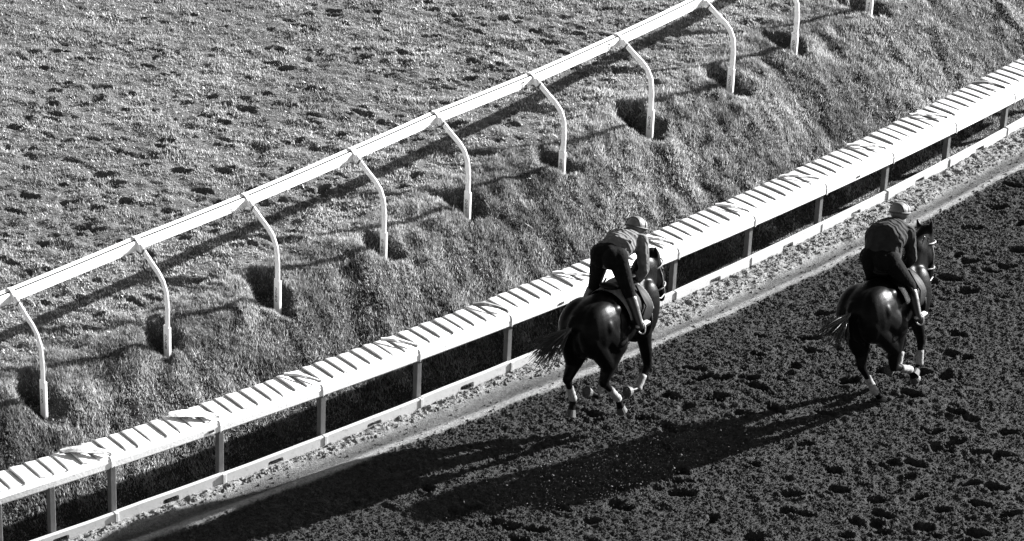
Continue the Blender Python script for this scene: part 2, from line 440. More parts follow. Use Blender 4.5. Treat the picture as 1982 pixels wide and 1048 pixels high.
n = 420000
s = rng.uniform(-2.2, 19.5, n * 2); c = crest(s)
o = -0.10 - (rng.random(n * 2) ** 0.85) * (-c + 0.55)
z, h = zturf(s, o)
clump = fbm(s * 5, o * 5, 3, 201)
keep = (rng.random(n * 2) < np.clip(0.15 + 1.5 * clump - 0.2, 0.1, 1)) & (rng.random(n * 2) > 0.86 * h)
s, o, clump = s[keep][:n], o[keep][:n], clump[keep][:n]
foot = sstep(0.45, 0.85, -o)
L = (0.032 + 0.065 * clump * rng.uniform(0.5, 1.2, len(s))) * (0.45 + 0.55 * foot)
L *= np.where(rng.random(len(s)) < 0.04 * (fbm(s * 1.3, o * 1.3, 2, 221) > 0.5), 1.9, 1.0)
g = blades('bank_grass', s, o, L, rng.uniform(0.003, 0.0065, len(s)), 0.75, M_BANKGRASS)
tag(g, 'long rough grass growing over the bank between the two rails', 'grass', kind='stuff')

n = 620000
s = rng.uniform(-2.2, 21, n * 2); d = 13.0 * rng.random(n * 2) ** 1.15
o = crest(s) - 0.15 - d
o = np.maximum(o, -14.1)
clump = fbm(s * 4, o * 4, 3, 211)
keep = rng.random(n * 2) < np.clip(2.0 * clump - 0.1, 0.45, 1)
s, o, clump, d = s[keep][:n], o[keep][:n], clump[keep][:n], d[keep][:n]
L = 0.018 + 0.040 * rng.random(len(s)) * clump * 1.6
g = blades('turf_grass', s, o, L, rng.uniform(0.005, 0.010, len(s)), 0.65, M_TURFGRASS)
tag(g, 'short bristly grass covering the lumpy turf course', 'grass', kind='stuff')

# ------------------------------------------------------------------ low running rail along the dirt
PITCH_S = 1.3495
def zb(s): return 0.66 - 0.14 * s / 16.2
def zt(s): return zb(s) + 0.14
def f_off(s): return -0.04 + 0.13 * s / 16.2
def fe(s): return -0.06 - 0.03 * s / 16.2
def re_(s): return -0.39 - 0.09 * s / 16.2

running_rail = empty('running_rail', P(8, -0.1, 0))
tag(running_rail, 'low white padded running rail with ribbed top along the dirt track', 'rail')
RR_INV = running_rail.matrix_world.inverted()
def under(o, root):
    """parent keeping world coordinates (meshes are built in world space)"""
    o.parent = root
    o.matrix_parent_inverse = root.matrix_basis.inverted()
    return o

K0, K1 = -2, 15
post_s = [k * PITCH_S for k in range(K0, K1)] + [0.62]
for s in post_s:
    t, nrm = axes(s)
    bm = bmesh.new()
    o = -0.055
    b = P(s, o, 0)
    obox(bm, b + ZUP * ((zb(s) + 0.03) / 2 - 0.16), (nrm, t, ZUP), (0.036, 0.034, (zb(s) + 0.03) / 2 + 0.16))
    bmesh.ops.bevel(bm, geom=[e for e in bm.edges], offset=0.006, segments=1, affect='EDGES')
    under(mesh_bm('post', bm, M_STEEL), running_rail)

for k in range(K0, K1 - 1):
    s0, s1 = k * PITCH_S + 0.004, (k + 1) * PITCH_S - 0.004
    n = 6
    def prof(s):
        f, a, b, r = f_off(s), zb(s), zt(s), fe(s)
        e = max(f, r + 0.03)
        return [(f - 0.012, a), (f + 0.004, a + 0.02), (e + 0.004, b - 0.05), (e - 0.008, b - 0.018), (e - 0.03, b - 0.004), (r - 0.01, b),
                (re_(s) + 0.02, b), (re_(s), b - 0.01), (re_(s), b - 0.03), (r - 0.02, b - 0.03), (f - 0.04, b - 0.05), (f - 0.04, a)]
    bm = bmesh.new()
    sweep(bm, prof, np.linspace(s0, s1, n + 1))
    panel = under(mesh_bm('fascia_panel', bm, M_WHITE), running_rail)
    # dark box for a slot, its inner shade put into the colour
    for s in [q for q in (2.57, 7.5, 12.75) if s0 < q < s1]:
        t, nrm = axes(s)
        e = max(f_off(s), fe(s) + 0.03)
        bm = bmesh.new()
        obox(bm, P(s, (f_off(s) + e) / 2 + 0.006, zb(s) + 0.055), (t, nrm, ZUP), (0.035, 0.004, 0.013))
        q = mesh_bm('slot', bm, M_DARK); q.parent = panel
    # joint strap
    bm = bmesh.new()
    def prof2(s):
        f, a, b, r = f_off(s), zb(s), zt(s), fe(s); e = max(f, r + 0.03)
        return [(f + 0.002, a - 0.004), (f + 0.010, a + 0.02), (e + 0.011, b - 0.048), (e - 0.002, b - 0.010), (e - 0.03, b + 0.004), (e - 0.035, b - 0.001), (e - 0.012, b - 0.02), (e, b - 0.05), (f - 0.002, a + 0.02)]
    sweep(bm, prof2, [s1 - 0.013, s1 + 0.003])
    q = mesh_bm('joint_strap', bm, M_POST if k % 3 else M_WHITE); q.parent = panel
    # ribbed cover: overlapping tiles, each with its near-edge face in darker grey
    NT = 8
    cuts = [s0 + (s1 - s0) * (q_ + (rng.uniform(-0.09, 0.09) if 0 < q_ < NT else 0)) / NT for q_ in range(NT + 1)]
    for j in range(NT):
        a = cuts[j]; b = cuts[j + 1] + 0.002
        lift = 0.022 + rng.uniform(-0.007, 0.006)
        bm = bmesh.new()
        rows = []
        wob = rng.uniform(-0.012, 0.012)
        nseg = 5
        for q_ in range(nseg + 1):
            u = q_ / nseg
            sag = 0.012 * math.sin(math.pi * u)
            ends = 1.0 if u < 0.85 else 0.75
            row = []
            for ss_, hh in ((a, 0.003), (a - 0.003, lift * ends * 0.75), (a + 0.010, lift * ends), (a + 0.05, lift * 0.82 * ends), ((a + b) / 2 + 0.02, lift * 0.5 * ends), (b, 0.004)):
                oo = re_(ss_) - 0.012 + wob * (1 if ss_ <= a + 0.01 else 0.3) + (fe(ss_) - re_(ss_) + 0.012) * u
                ssk = ss_ + 0.02 * (u - 0.5) * 0
                row.append(bm.verts.new(P(ssk, oo, zt(ss_) + hh + sag * (0.6 if hh > 0.004 else 0.2))))
            rows.append(row)
        for r0_, r1_ in zip(rows[:-1], rows[1:]):
            for i in range(5):
                fc = bm.faces.new((r0_[i], r0_[i + 1], r1_[i + 1], r1_[i]))
                fc.material_index = 1 if i <= 0 else 0
                fc.smooth = i >= 2
        # end caps
        for row in (rows[0], rows[-1]):
            bot = [bm.verts.new(Vector((v.co.x, v.co.y, zt((a + b) / 2) - 0.002))) for v in row]
            for i in range(5): bm.faces.new((row[i], row[i + 1], bot[i + 1], bot[i]))
        q = mesh_bm('cover_tile', bm, [M_COVER, M_MATTGREY]); q.parent = panel
    # curled cover flap across the joint
    kind = {0: 2, 2: 0, 4: 1, 5: 0, 11: 1}.get(k, 0)
    big_f = k in (0, 1)
    s_e = s1 - (0.02 if not big_f else 0.0)
    ln = rng.uniform(0.2, 0.36) if not big_f else 0.42
    pts = []
    m_ = 8
    for q_ in range(m_ + 1):
        u = q_ / m_
        sc = s_e - ln * (1 - u)
        oc = re_(sc) + 0.02 + (fe(sc) - re_(sc) + 0.0) * (u ** 1.15) * 0.98
        wd = (0.04 if not big_f else 0.07) * (0.35 + math.sin(math.pi * min(1, u * 0.9 + 0.12))) * rng.uniform(0.75, 1.15)
        hz = zt(sc) + 0.035 + (0.030 if kind else 0.018) * math.sin(math.pi * u) + rng.uniform(0, 0.006)
        pts.append((sc, oc, wd, hz))
    bm = bmesh.new()
    top, bot = [], []
    for (sc, oc, wd, hz) in pts:
        top.append([bm.verts.new(P(sc + wd * 0.5, oc - wd * 0.5, hz + 0.012)), bm.verts.new(P(sc, oc, hz + 0.014)), bm.verts.new(P(sc - wd * 0.5, oc + wd * 0.5, hz))])
        bot.append([bm.verts.new(P(sc + wd * 0.5, oc - wd * 0.5, hz + 0.004)), bm.verts.new(P(sc, oc, hz + 0.006)), bm.verts.new(P(sc - wd * 0.5, oc + wd * 0.5, hz - 0.008))])
    for i in range(m_):
        for j in range(2):
            bm.faces.new((top[i][j], top[i][j + 1], top[i + 1][j + 1], top[i + 1][j]))
            bm.faces.new((bot[i][j + 1], bot[i][j], bot[i + 1][j], bot[i + 1][j + 1])).material_index = 1  # underside and edges near-black: shade of the gap painted on
        bm.faces.new((top[i][0], bot[i][0], bot[i + 1][0], top[i + 1][0])).material_index = 1
        bm.faces.new((top[i][2], bot[i][2], bot[i + 1][2], top[i + 1][2])).material_index = 1
    q = mesh_bm('cover_flap', bm, [[M_COVER, M_MATTGREY, M_FLAPGREY][kind], M_DARK]); q.parent = panel
    if kind == 2: q['label'] = 'gritty grey curled cover flap'
    if kind == 1: q['label'] = 'dark folded cover flap'

# ------------------------------------------------------------------ kickboard at the foot of the rail
kick = empty('kickboard', P(8, 0, 0))
tag(kick, 'worn white kickboard with dark drain slots at the foot of the low rail', 'board')
BT = 0.14
for k in range(K0, K1 - 1):
    s0, s1 = k * PITCH_S + 0.006, (k + 1) * PITCH_S - 0.006
    mid = (s0 + s1) / 2
    dz, do = rng.uniform(-0.006, 0.006), rng.uniform(-0.006, 0.006)
    bm = bmesh.new()
    # one outline with a slot cut from its lower edge, extruded through its thickness
    c0 = 0.014
    line = [(s0, -0.30), (s0, BT - c0), (s0 + c0, BT), ((s0 + mid) / 2, BT + rng.uniform(-0.004, 0.004)), (mid, BT), ((s1 + mid) / 2, BT + rng.uniform(-0.004, 0.004)), (s1 - c0, BT), (s1, BT - c0), (s1, -0.30),
            (mid + 0.10, -0.30), (mid + 0.10, 0.070), (mid + 0.085, 0.088), (mid - 0.085, 0.088), (mid - 0.10, 0.070), (mid - 0.10, -0.30)]
    A = [bm.verts.new(P(s, 0.035 + do, z + dz)) for s, z in line]
    B = [bm.verts.new(P(s, -0.012 + do, z + dz)) for s, z in line]
    for i in range(len(line)):
        j = (i + 1) % len(line)
        bm.faces.new((A[i], A[j], B[j], B[i]))
    for L_ in (A, B):
        for quad in ((0, 1, 2, 3, 13, 14), (3, 4, 12, 13), (4, 5, 11, 12), (5, 6, 7, 8, 9, 10, 11)):
            # faces fan the outline round the slot
            bm.faces.new([L_[i] for i in quad])
    under(mesh_bm('board', bm, M_BOARD), kick)
    bm = bmesh.new()
    t, nrm = axes(s1 + 0.006)
    obox(bm, P(s1 + 0.006, 0.015, 0.045), (t, nrm, ZUP), (0.022, 0.030, 0.098))
    bmesh.ops.bevel(bm, geom=list(bm.edges), offset=0.006, segments=1, affect='EDGES')
    under(mesh_bm('joint_bracket', bm, M_BOARD), kick)

# ------------------------------------------------------------------ gooseneck turf rail
goose = empty('gooseneck_rail', P(8, -2.5, TURF_Z))
tag(goose, 'tall white gooseneck rail on curved posts along the turf', 'rail')
GZ = TURF_Z - 0.02
PATH = [(0, -0.45), (0, 0.30), (0, 0.62), (-0.025, 0.80), (-0.085, 0.905), (-0.175, 0.975), (-0.30, 1.035), (-0.42, 1.10), (-0.53, 1.165)]
TXT = ['0711', '0227', '0708', '2080', '6180', '0001', '0800', '0230', '2071', '0711', '4711', '0711', '0711']

def text_mesh(txt, size):
    cu = bpy.data.curves.new('num', 'FONT')
    cu.body = '\n'.join(txt); cu.size = size; cu.align_x = 'CENTER'; cu.space_line = 0.85
    cu.extrude = 0.001; cu.resolution_u = 2
    ob = bpy.data.objects.new('num', cu)
    COL.objects.link(ob)
    dg = bpy.context.evaluated_depsgraph_get(); dg.update()
    me = bpy.data.meshes.new_from_object(ob.evaluated_get(dg))
    bpy.data.objects.remove(ob)
    return me

for gi, (s, o) in enumerate(GOOSE):
    t, nrm = axes(s)
    lean_ = rng.uniform(-0.022, 0.022)
    bm = bmesh.new()
    rings = []
    for i, (a, b) in enumerate(PATH):
        p0 = PATH[max(0, i - 1)]; p1 = PATH[min(len(PATH) - 1, i + 1)]
        d = Vector((p1[0] - p0[0], p1[1] - p0[1])).normalized()
        side = Vector((d.y, -d.x))                                      # in the (off, z) plane
        hw = 0.037
        ring = []
        for (u, w) in ((-1, -0.7), (-0.7, -1), (0.7, -1), (1, -0.7), (1, 0.7), (0.7, 1), (-0.7, 1), (-1, 0.7)):
            off, zz = a + side.x * hw * u, b + side.y * hw * u
            ring.append(bm.verts.new(P(s, o + off, GZ + zz) + t * (0.012 * w + lean_ * b)))
        rings.append(ring)
    for a, b in zip(rings[:-1], rings[1:]):
        for i in range(8): bm.faces.new((a[i], a[(i + 1) % 8], b[(i + 1) % 8], b[i]))
    bm.faces.new(rings[0]); bm.faces.new(rings[-1])
    post = under(mesh_bm('post', bm, M_POST), goose)
    bm = bmesh.new()
    obox(bm, P(s, o, GZ - 0.03), (nrm, t, ZUP), (0.052, 0.019, 0.42))
    bmesh.ops.bevel(bm, geom=list(bm.edges), offset=0.006, segments=1, affect='EDGES')
    q = mesh_bm('sleeve', bm, M_POST); q.parent = post
    me = text_mesh(TXT[gi], 0.056); me.materials.clear(); me.materials.append(M_INK); me.name = 'number'
    q = bpy.data.objects.new('number', me); link(q)
    mw = Matrix(((nrm.x * 1.7, 0, -t.x, 0), (nrm.y * 1.7, 0, -t.y, 0), (0, 1.0, 0, 0), (0, 0, 0, 1)))
    mw.translation = P(s, o - 0.002, GZ + 0.25) - t * 0.0205
    q.matrix_world = mw
    q.parent = post
    # clamp plate and collar at the head
    bm = bmesh.new()
    pl = [(-0.66, 1.225), (-0.60, 1.235), (-0.50, 1.175), (-0.47, 1.125), (-0.50, 1.085), (-0.56, 1.10), (-0.62, 1.13)]
    A = [bm.verts.new(P(s, o + a, GZ + b) - t * (0.022 - lean_)) for a, b in pl]
    B = [bm.verts.new(P(s, o + a, GZ + b) + t * (0.022 + lean_)) for a, b in pl]
    bm.faces.new(A); bm.faces.new(B)
    for i in range(len(pl)):
        j = (i + 1) % len(pl); bm.faces.new((A[i], A[j], B[j], B[i]))
    q = mesh_bm('clamp', bm, M_POST); q.parent = post
    bm = bmesh.new()
    c = P(s, o - 0.455, GZ + 1.12) + t * lean_; d = (nrm * 0.86 + ZUP * -0.5).normalized(); u = d.cross(t)
    obox(bm, c, (u, t, d), (0.042, 0.018, 0.008))
    q = mesh_bm('collar', bm, M_STEEL); q.parent = post

for i in range(len(GOOSE) - 1):
    (sa, oa), (sb, ob) = GOOSE[i], GOOSE[i + 1]
    bm = bmesh.new()
    def gprof(s):
        oo = float(np.interp(s, [sa, sb], [oa, ob])) - 0.61
        z0 = GZ + 1.10
        return [(oo + 0.055, z0), (oo + 0.055, z0 + 0.085), (oo + 0.045, z0 + 0.10), (oo + 0.027, z0 + 0.108), (oo + 0.025, z0 + 0.078), (oo + 0.009, z0 + 0.078), (oo + 0.007, z0 + 0.114), (oo - 0.05, z0 + 0.118), (oo - 0.06, z0 + 0.10), (oo - 0.06, z0)]
    rg = sweep(bm, gprof, np.linspace(sa + 0.004, sb - 0.004, 7))
    for f in bm.faces:
        if len(f.verts) == 4 and sum(1 for q_ in f.verts if any(q_ is r_[4] or q_ is r_[5] or q_ is r_[6] for r_ in rg)) == 4: f.material_index = 1  # groove faces coloured near-black, shade of the crease painted in
    beam = under(mesh_bm('rail_beam', bm, [M_WHITE, M_DARK]), goose)
    bm = bmesh.new()
    s = sa + (sb - sa) * (0.90 if i % 2 else 0.86)
    t, nrm = axes(s)
    oo = float(np.interp(s, [sa, sb], [oa, ob])) - 0.61
    obox(bm, P(s, oo + 0.058, GZ + 1.14), (t, nrm, ZUP), (0.035, 0.004, 0.022))
    if i in (5, 6):
        obox(bm, P(s - 0.03, oo + 0.061, GZ + 1.185), (t, nrm, ZUP), (0.008, 0.006, 0.010), 1)
        obox(bm, P(s + 0.02, oo + 0.064, GZ + 1.13), (t, nrm, ZUP), (0.007, 0.005, 0.018), 1)
    q = mesh_bm('splice_plate', bm, [M_POST, M_DARK]); q.parent = beam

# ------------------------------------------------------------------ bodies: overlapping volumes fused into one smooth surface
def cap_geo(bm, p0, r0, p1, r1, ys=1.0, seg=14):
    p0, p1 = Vector(p0), Vector(p1)
    d = p1 - p0; L = d.length
    z = d.normalized() if L > 1e-6 else ZUP
    x = Vector((0, 1, 0)) - z * z.y
    x = x.normalized() if x.length > 1e-3 else Vector((1, 0, 0))
    y = z.cross(x)
    prof = []
    for i in range(6):
        a = -math.pi / 2 + i * math.pi / 10
        prof.append((0 + r0 * math.sin(a), r0 * math.cos(a)))
    for i in range(6):
        a = i * math.pi / 10
        prof.append((L + r1 * math.sin(a), r1 * math.cos(a)))
    rings = []
    for (h, r) in prof:
        if r < 1e-4:
            rings.append([bm.verts.new(p0 + z * h)])
        else:
            rings.append([bm.verts.new(p0 + z * h + x * (math.cos(2 * math.pi * k / seg) * r * ys) + y * (math.sin(2 * math.pi * k / seg) * r)) for k in range(seg)])
    for a, b in zip(rings[:-1], rings[1:]):
        if len(a) == 1 and len(b) == 1: continue
        for k in range(seg):
            k2 = (k + 1) % seg
            if len(a) == 1: bm.faces.new((a[0], b[k2], b[k]))
            elif len(b) == 1: bm.faces.new((a[k], a[k2], b[0]))
            else: bm.faces.new((a[k], a[k2], b[k2], b[k]))

def ell_geo(bm, c, r, rot=(0, 0, 0)):
    m = Matrix.Translation(c) @ Euler(rot).to_matrix().to_4x4() @ Matrix.Diagonal((*r, 1))
    bmesh.ops.create_uvsphere(bm, u_segments=18, v_segments=12, radius=1.0, matrix=m)

def blob(name, prims, voxel, mat, parent, smooth=4, clip=None):
    bm = bmesh.new()
    for p in prims:
        if p[0] == 'c': cap_geo(bm, *p[1:])
        else: ell_geo(bm, *p[1:])
    bmesh.ops.recalc_face_normals(bm, faces=bm.faces)
    me = bpy.data.meshes.new('tmp'); bm.to_mesh(me); bm.free()
    ob = bpy.data.objects.new('tmp', me); COL.objects.link(ob)
    r = ob.modifiers.new('r', 'REMESH'); r.mode = 'VOXEL'; r.voxel_size = voxel
    sm = ob.modifiers.new('s', 'SMOOTH'); sm.factor = 0.5; sm.iterations = smooth
    dg = bpy.context.evaluated_depsgraph_get(); dg.update()
    out = bpy.data.meshes.new_from_object(ob.evaluated_get(dg))
    bpy.data.objects.remove(ob)
    out.name = name
    out.materials.clear(); out.materials.append(mat)
    out.polygons.foreach_set('use_smooth', np.ones(len(out.polygons), bool))
    o = bpy.data.objects.new(name, out)
    return link(o, parent)

def tubes(name, paths, mat, parent, seg=6):
    """paths: list of lists of (point, radius)"""
    bm = bmesh.new()
    for path in paths:
        rings = []
        n = len(path)
        prevx = None
        for i, (p, r) in enumerate(path):
            p = Vector(p)
            d = (Vector(path[min(i + 1, n - 1)][0]) - Vector(path[max(i - 1, 0)][0])).normalized()
            x = prevx if prevx is not None else (Vector((0, 1, 0)) if abs(d.y) < 0.9 else Vector((1, 0, 0)))
            x = (x - d * x.dot(d)).normalized(); prevx = x
            y = d.cross(x)
            rings.append([bm.verts.new(p + x * math.cos(2 * math.pi * k / seg) * r + y * math.sin(2 * math.pi * k / seg) * r) for k in range(seg)])
        for a, b in zip(rings[:-1], rings[1:]):
            for k in range(seg): bm.faces.new((a[k], a[(k + 1) % seg], b[(k + 1) % seg], b[k]))
        bm.faces.new(rings[0]); bm.faces.new(rings[-1])
    return mesh_bm(name, bm, mat, parent, True)

M_COAT = solid('dark_bay_coat', 0.0015, 0.003, 0.40, 5, 0.05, 0.14, 60, 0.010, 0.0)
M_HOOF = solid('dusty_hoof', 0.01, 0.025, 0.7, 20)
M_HAIR = solid('dark_horsehair', 0.005, 0.012, 0.38, 20, 0.45)
M_WRAP = solid('white_leg_wrap', 0.09, 0.20, 0.85, 30, 0.1, 0.4, 90, 0.01)
M_LEATHER = solid('black_leather', 0.003, 0.006, 0.6, 15, 0.06, 0.2, 30)
M_STRAP = solid('pale_bridle_strap', 0.10, 0.2, 0.5, 15)
M_CLOTH = solid('pale_saddle_cloth', 0.2, 0.3, 0.85, 20, 0.2, 0.3, 70, 0.01)
M_METAL = solid('stirrup_metal', 0.4, 0.5, 0.3, 15, 0.6)
M_SKIN = solid('skin', 0.20, 0.26, 0.55, 15)
M_BREECH = solid('black_riding_trousers', 0.003, 0.006, 0.9, 20, 0.04, 0.4, 25, 0.02)
M_BOOT = solid('black_riding_boots', 0.005, 0.01, 0.4, 20, 0.35)

def jacket_mat(name, dark, light):
    m, nt, out = new_mat(name)
    p = nt.nodes.new('ShaderNodeBsdfPrincipled')
    nt.links.new(ramp(nt, noise(nt, 12, 4), [(0.3, dark), (0.7, light)]), p.inputs['Base Color'])
    p.inputs['Roughness'].default_value = 0.85
    p.inputs['Specular IOR Level'].default_value = 0.08
    tc = nt.nodes.new('ShaderNodeTexCoord'); w = nt.nodes.new('ShaderNodeTexWave')
    w.inputs['Scale'].default_value = 5.0; w.inputs['Distortion'].default_value = 9.0; w.inputs['Detail'].default_value = 2.0; w.inputs['Detail Scale'].default_value = 1.2
    nt.links.new(tc.outputs['Object'], w.inputs['Vector'])
    nt.links.new(bump(nt, w.outputs['Fac'], 0.28, 0.05), p.inputs['Normal'])
    nt.links.new(p.outputs['BSDF'], out.inputs['Surface'])
    return m

def helmet_mat():
    m, nt, out = new_mat('white_helmet_cover')
    p = nt.nodes.new('ShaderNodeBsdfPrincipled')
    nt.links.new(ramp(nt, noise(nt, 20), [(0.3, 0.05), (0.6, 0.08)]), p.inputs['Base Color'])
    p.inputs['Roughness'].default_value = 0.5
    nt.links.new(p.outputs['BSDF'], out.inputs['Surface'])
    return m
M_HELMET = helmet_mat()
M_BAND = solid('dark_helmet_band', 0.02, 0.035, 0.7)

def frame_matrix(o, heading, lean):
    h, l = math.radians(heading), math.radians(lean)
    return Matrix.Translation(o) @ Matrix.Rotation(h, 4, 'Z') @ Matrix.Rotation(-l, 4, 'X')

def v(a): return Vector(a)

def make_horse(mw, pose, label):
    root = empty('horse', mat=mw)
    tag(root, label, 'horse', 'horses galloping on the dirt')
    poll, muz = v(pose['poll']), v(pose['muz'])
    hd = (muz - poll).normalized()
    withers = v((0.70, 0, 1.44))
    base = v((0.82, 0, 1.22))
    mid = (base * 0.45 + poll * 0.55) + v((-0.02, 0, 0.07))
    pr = [
        ('e', (-0.10, 0.13, 1.22), (0.33, 0.185, 0.29)), ('e', (-0.10, -0.13, 1.22), (0.33, 0.185, 0.29)),
        ('e', (-0.02, 0, 1.31), (0.42, 0.22, 0.215)), ('e', (0.33, 0, 1.13), (0.60, 0.29, 0.33)),
        ('e', (0.25, 0, 1.30), (0.45, 0.2, 0.18)), ('e', (0.70, 0, 1.14), (0.33, 0.24, 0.36)),
        ('e', (0.66, 0, 1.40), (0.32, 0.10, 0.13)), ('e', (0.76, 0.15, 1.10), (0.2, 0.12, 0.33), (0, 0.25, 0)), ('e', (0.76, -0.15, 1.10), (0.2, 0.12, 0.33), (0, 0.25, 0)),
        ('e', (0.90, 0, 1.06), (0.17, 0.2, 0.22)),
        ('e', (-0.27, 0.13, 1.16), (0.13, 0.14, 0.24)), ('e', (-0.27, -0.13, 1.16), (0.13, 0.14, 0.24)), ('e', (-0.25, 0, 1.14), (0.13, 0.14, 0.26)),
        ('e', (0.10, 0.21, 1.36), (0.09, 0.06, 0.07)), ('e', (0.10, -0.21, 1.36), (0.09, 0.06, 0.07)), ('e', (-0.12, -0.2, 1.25), (0.10, 0.13, 0.14)), ('e', (-0.12, 0.2, 1.25), (0.10, 0.13, 0.14)),
        ('c', (-0.36, 0, 1.38), 0.06, (-0.45, 0.0, 1.32), 0.045),
        ('c', base, 0.26, mid, 0.19, 0.66), ('c', (0.74, 0, 1.36), 0.14, mid + v((-0.04, 0, 0.05)), 0.11, 0.5),
        ('c', mid, 0.19, poll - hd * 0.02, 0.125, 0.68),
        ('c', poll + hd * 0.02, 0.105, poll + hd * 0.25, 0.11, 0.88),                   # skull
    ]
    fr = hd.cross(v((0, 1, 0))).normalized()             # towards the forehead or the jaw
    if fr.x < 0: fr = -fr
    pr += [
        ('e', poll + hd * 0.21 - fr * 0.05 + v((0, 0.05, 0)), (0.085, 0.042, 0.12)), ('e', poll + hd * 0.21 - fr * 0.05 - v((0, 0.05, 0)), (0.085, 0.042, 0.12)),
        ('c', poll + hd * 0.18 + fr * 0.01, 0.098, poll + hd * 0.46 + fr * 0.015, 0.064, 0.85),
        ('c', poll + hd * 0.42, 0.060, poll + hd * 0.52, 0.052, 0.95), ('c', poll + hd * 0.53 - fr * 0.015, 0.042, poll + hd * 0.555, 0.036),
        ('e', poll + hd * 0.14 + fr * 0.03 + v((0, 0.085, 0)), (0.03, 0.024, 0.03)), ('e', poll + hd * 0.14 + fr * 0.03 - v((0, 0.085, 0)), (0.028, 0.022, 0.028)),
    ]
    for sgn in (1, -1):
        e0 = poll - hd * 0.02 + v((0, 0.055 * sgn, 0)); e1 = e0 - hd * 0.15 + v((0, 0.04 * sgn, 0)) + v((0, 0, 0.02))
        pr += [('c', e0, 0.036, (e0 * 0.5 + e1 * 0.5), 0.036), ('c', (e0 * 0.5 + e1 * 0.5), 0.036, e1, 0.012)]
    hooves, wraps = [], []
    for key in ('LH', 'RH'):
        sg = 1 if key[0] == 'L' else -1
        st, hk, ft, hf = [v(q) for q in pose[key]]
        hip = v((-0.10, 0.15 * sg, 1.22))
        pr += [('c', hip, 0.21, st, 0.165, 0.8), ('c', hip + v((-0.17, 0, -0.06)), 0.15, st + (hk - st) * 0.45 + v((-0.05, 0, 0)), 0.105, 0.85), ('c', hip + v((-0.12, -0.03 * sg, -0.2)), 0.13, st + (hk - st) * 0.2 + v((-0.04, 0, 0)), 0.11, 0.9),
               ('c', st, 0.155, st + (hk - st) * 0.55, 0.105, 0.85), ('c', st + (hk - st) * 0.45, 0.11, hk, 0.062, 0.85),
               ('c', hk + v((-0.03, 0, 0.035)), 0.035, hk, 0.05, 0.8), ('c', hk, 0.052, hk + (ft - hk) * 0.5, 0.036, 0.9), ('c', hk + (ft - hk) * 0.4, 0.035, ft, 0.042),
               ('c', ft, 0.042, ft + (hf - ft) * 0.6, 0.036), ('c', ft + (hf - ft) * 0.5, 0.038, hf, 0.046)]
        hooves.append((ft, hf)); wraps.append((hk, ft))
    for key in ('LF', 'RF'):
        sg = 1 if key[0] == 'L' else -1
        el, kn, ft, hf = [v(q) for q in pose[key]]
        sh = v((0.78, 0.13 * sg, 1.08))
        pr += [('c', sh, 0.13, el, 0.115, 0.8), ('c', el, 0.11, el + (kn - el) * 0.5, 0.075, 0.85), ('c', el + (kn - el) * 0.4, 0.078, kn, 0.050),
               ('c', kn, 0.054, kn + (ft - kn) * 0.3, 0.038), ('c', kn + (ft - kn) * 0.25, 0.036, ft, 0.040),
               ('c', ft, 0.040, ft + (hf - ft) * 0.6, 0.034), ('c', ft + (hf - ft) * 0.5, 0.036, hf, 0.044)]
        hooves.append((ft, hf)); wraps.append((kn, ft))
    blob('body', pr, 0.013, M_COAT, root, 10)
    for ft, hf in hooves:
        d = (hf - ft).normalized()
        bm = bmesh.new()
        cap_top, cap_bot = hf - d * 0.015, hf + d * 0.062
        x = v((0, 1, 0)); x = (x - d * x.dot(d)).normalized(); y = d.cross(x)
        rings = []
        for (c, r) in ((cap_top, 0.046), (cap_bot, 0.064), (cap_bot + d * 0.002, 0.054), (cap_bot - d * 0.010, 0.040)):
            rings.append([bm.verts.new(c + x * math.cos(a) * r * 0.92 + y * math.sin(a) * r * 1.08) for a in [2 * math.pi * k / 14 for k in range(14)]])
        for a, b in zip(rings[:-1], rings[1:]):
            for k in range(14): bm.faces.new((a[k], a[(k + 1) % 14], b[(k + 1) % 14], b[k]))
        bm.faces.new(rings[0]); bm.faces.new(rings[-1])
        mesh_bm('hoof', bm, M_HOOF, root)
    for up_, ft in wraps:
        d = ft - up_
        path = []
        for q_ in range(7):
            u = q_ / 6
            path.append((up_ + d * (0.42 + 0.62 * u), 0.043 + 0.003 * math.sin(u * 17) + 0.006 * max(0, u - 0.55)))
        tubes('leg_wrap', [path], M_WRAP, root, 12)
    # tail
    dock = v((-0.43, 0, 1.33))
    paths = []
    tx = pose['tail']
    for q_ in range(170):
        sp = rng.normal(0, 1, 3)
        end = v(tx[0]).lerp(v(tx[1]), rng.random() ** 1.2) + v((sp[0] * 0.07, sp[1] * 0.06, sp[2] * 0.045))
        m1 = dock + v((-0.11, rng.normal(0, 0.012), -0.04 + rng.normal(0, 0.015)))
        m2 = m1.lerp(end, 0.5) + v((0, sp[1] * 0.02, 0.05 + sp[2] * 0.02))
        path = []
        r0_ = rng.uniform(0.003, 0.006)
        for k in range(9):
            u = k / 8
            a = dock.lerp(m1, u); b = m1.lerp(m2, u); c = m2.lerp(end, u)
            path.append((a.lerp(b, u).lerp(b.lerp(c, u), u), r0_ * (1 - 0.75 * u) + 0.001))
        paths.append(path)
    paths.append([(dock + v((0.06, 0, 0.03)), 0.045), (dock, 0.045), (dock + v((-0.08, 0, -0.03)), 0.035), (dock + v((-0.16, 0.0, -0.09)), 0.02)])
    tubes('tail', paths, M_HAIR, root, 5)
    # mane along the crest, falling to the right
    paths = []
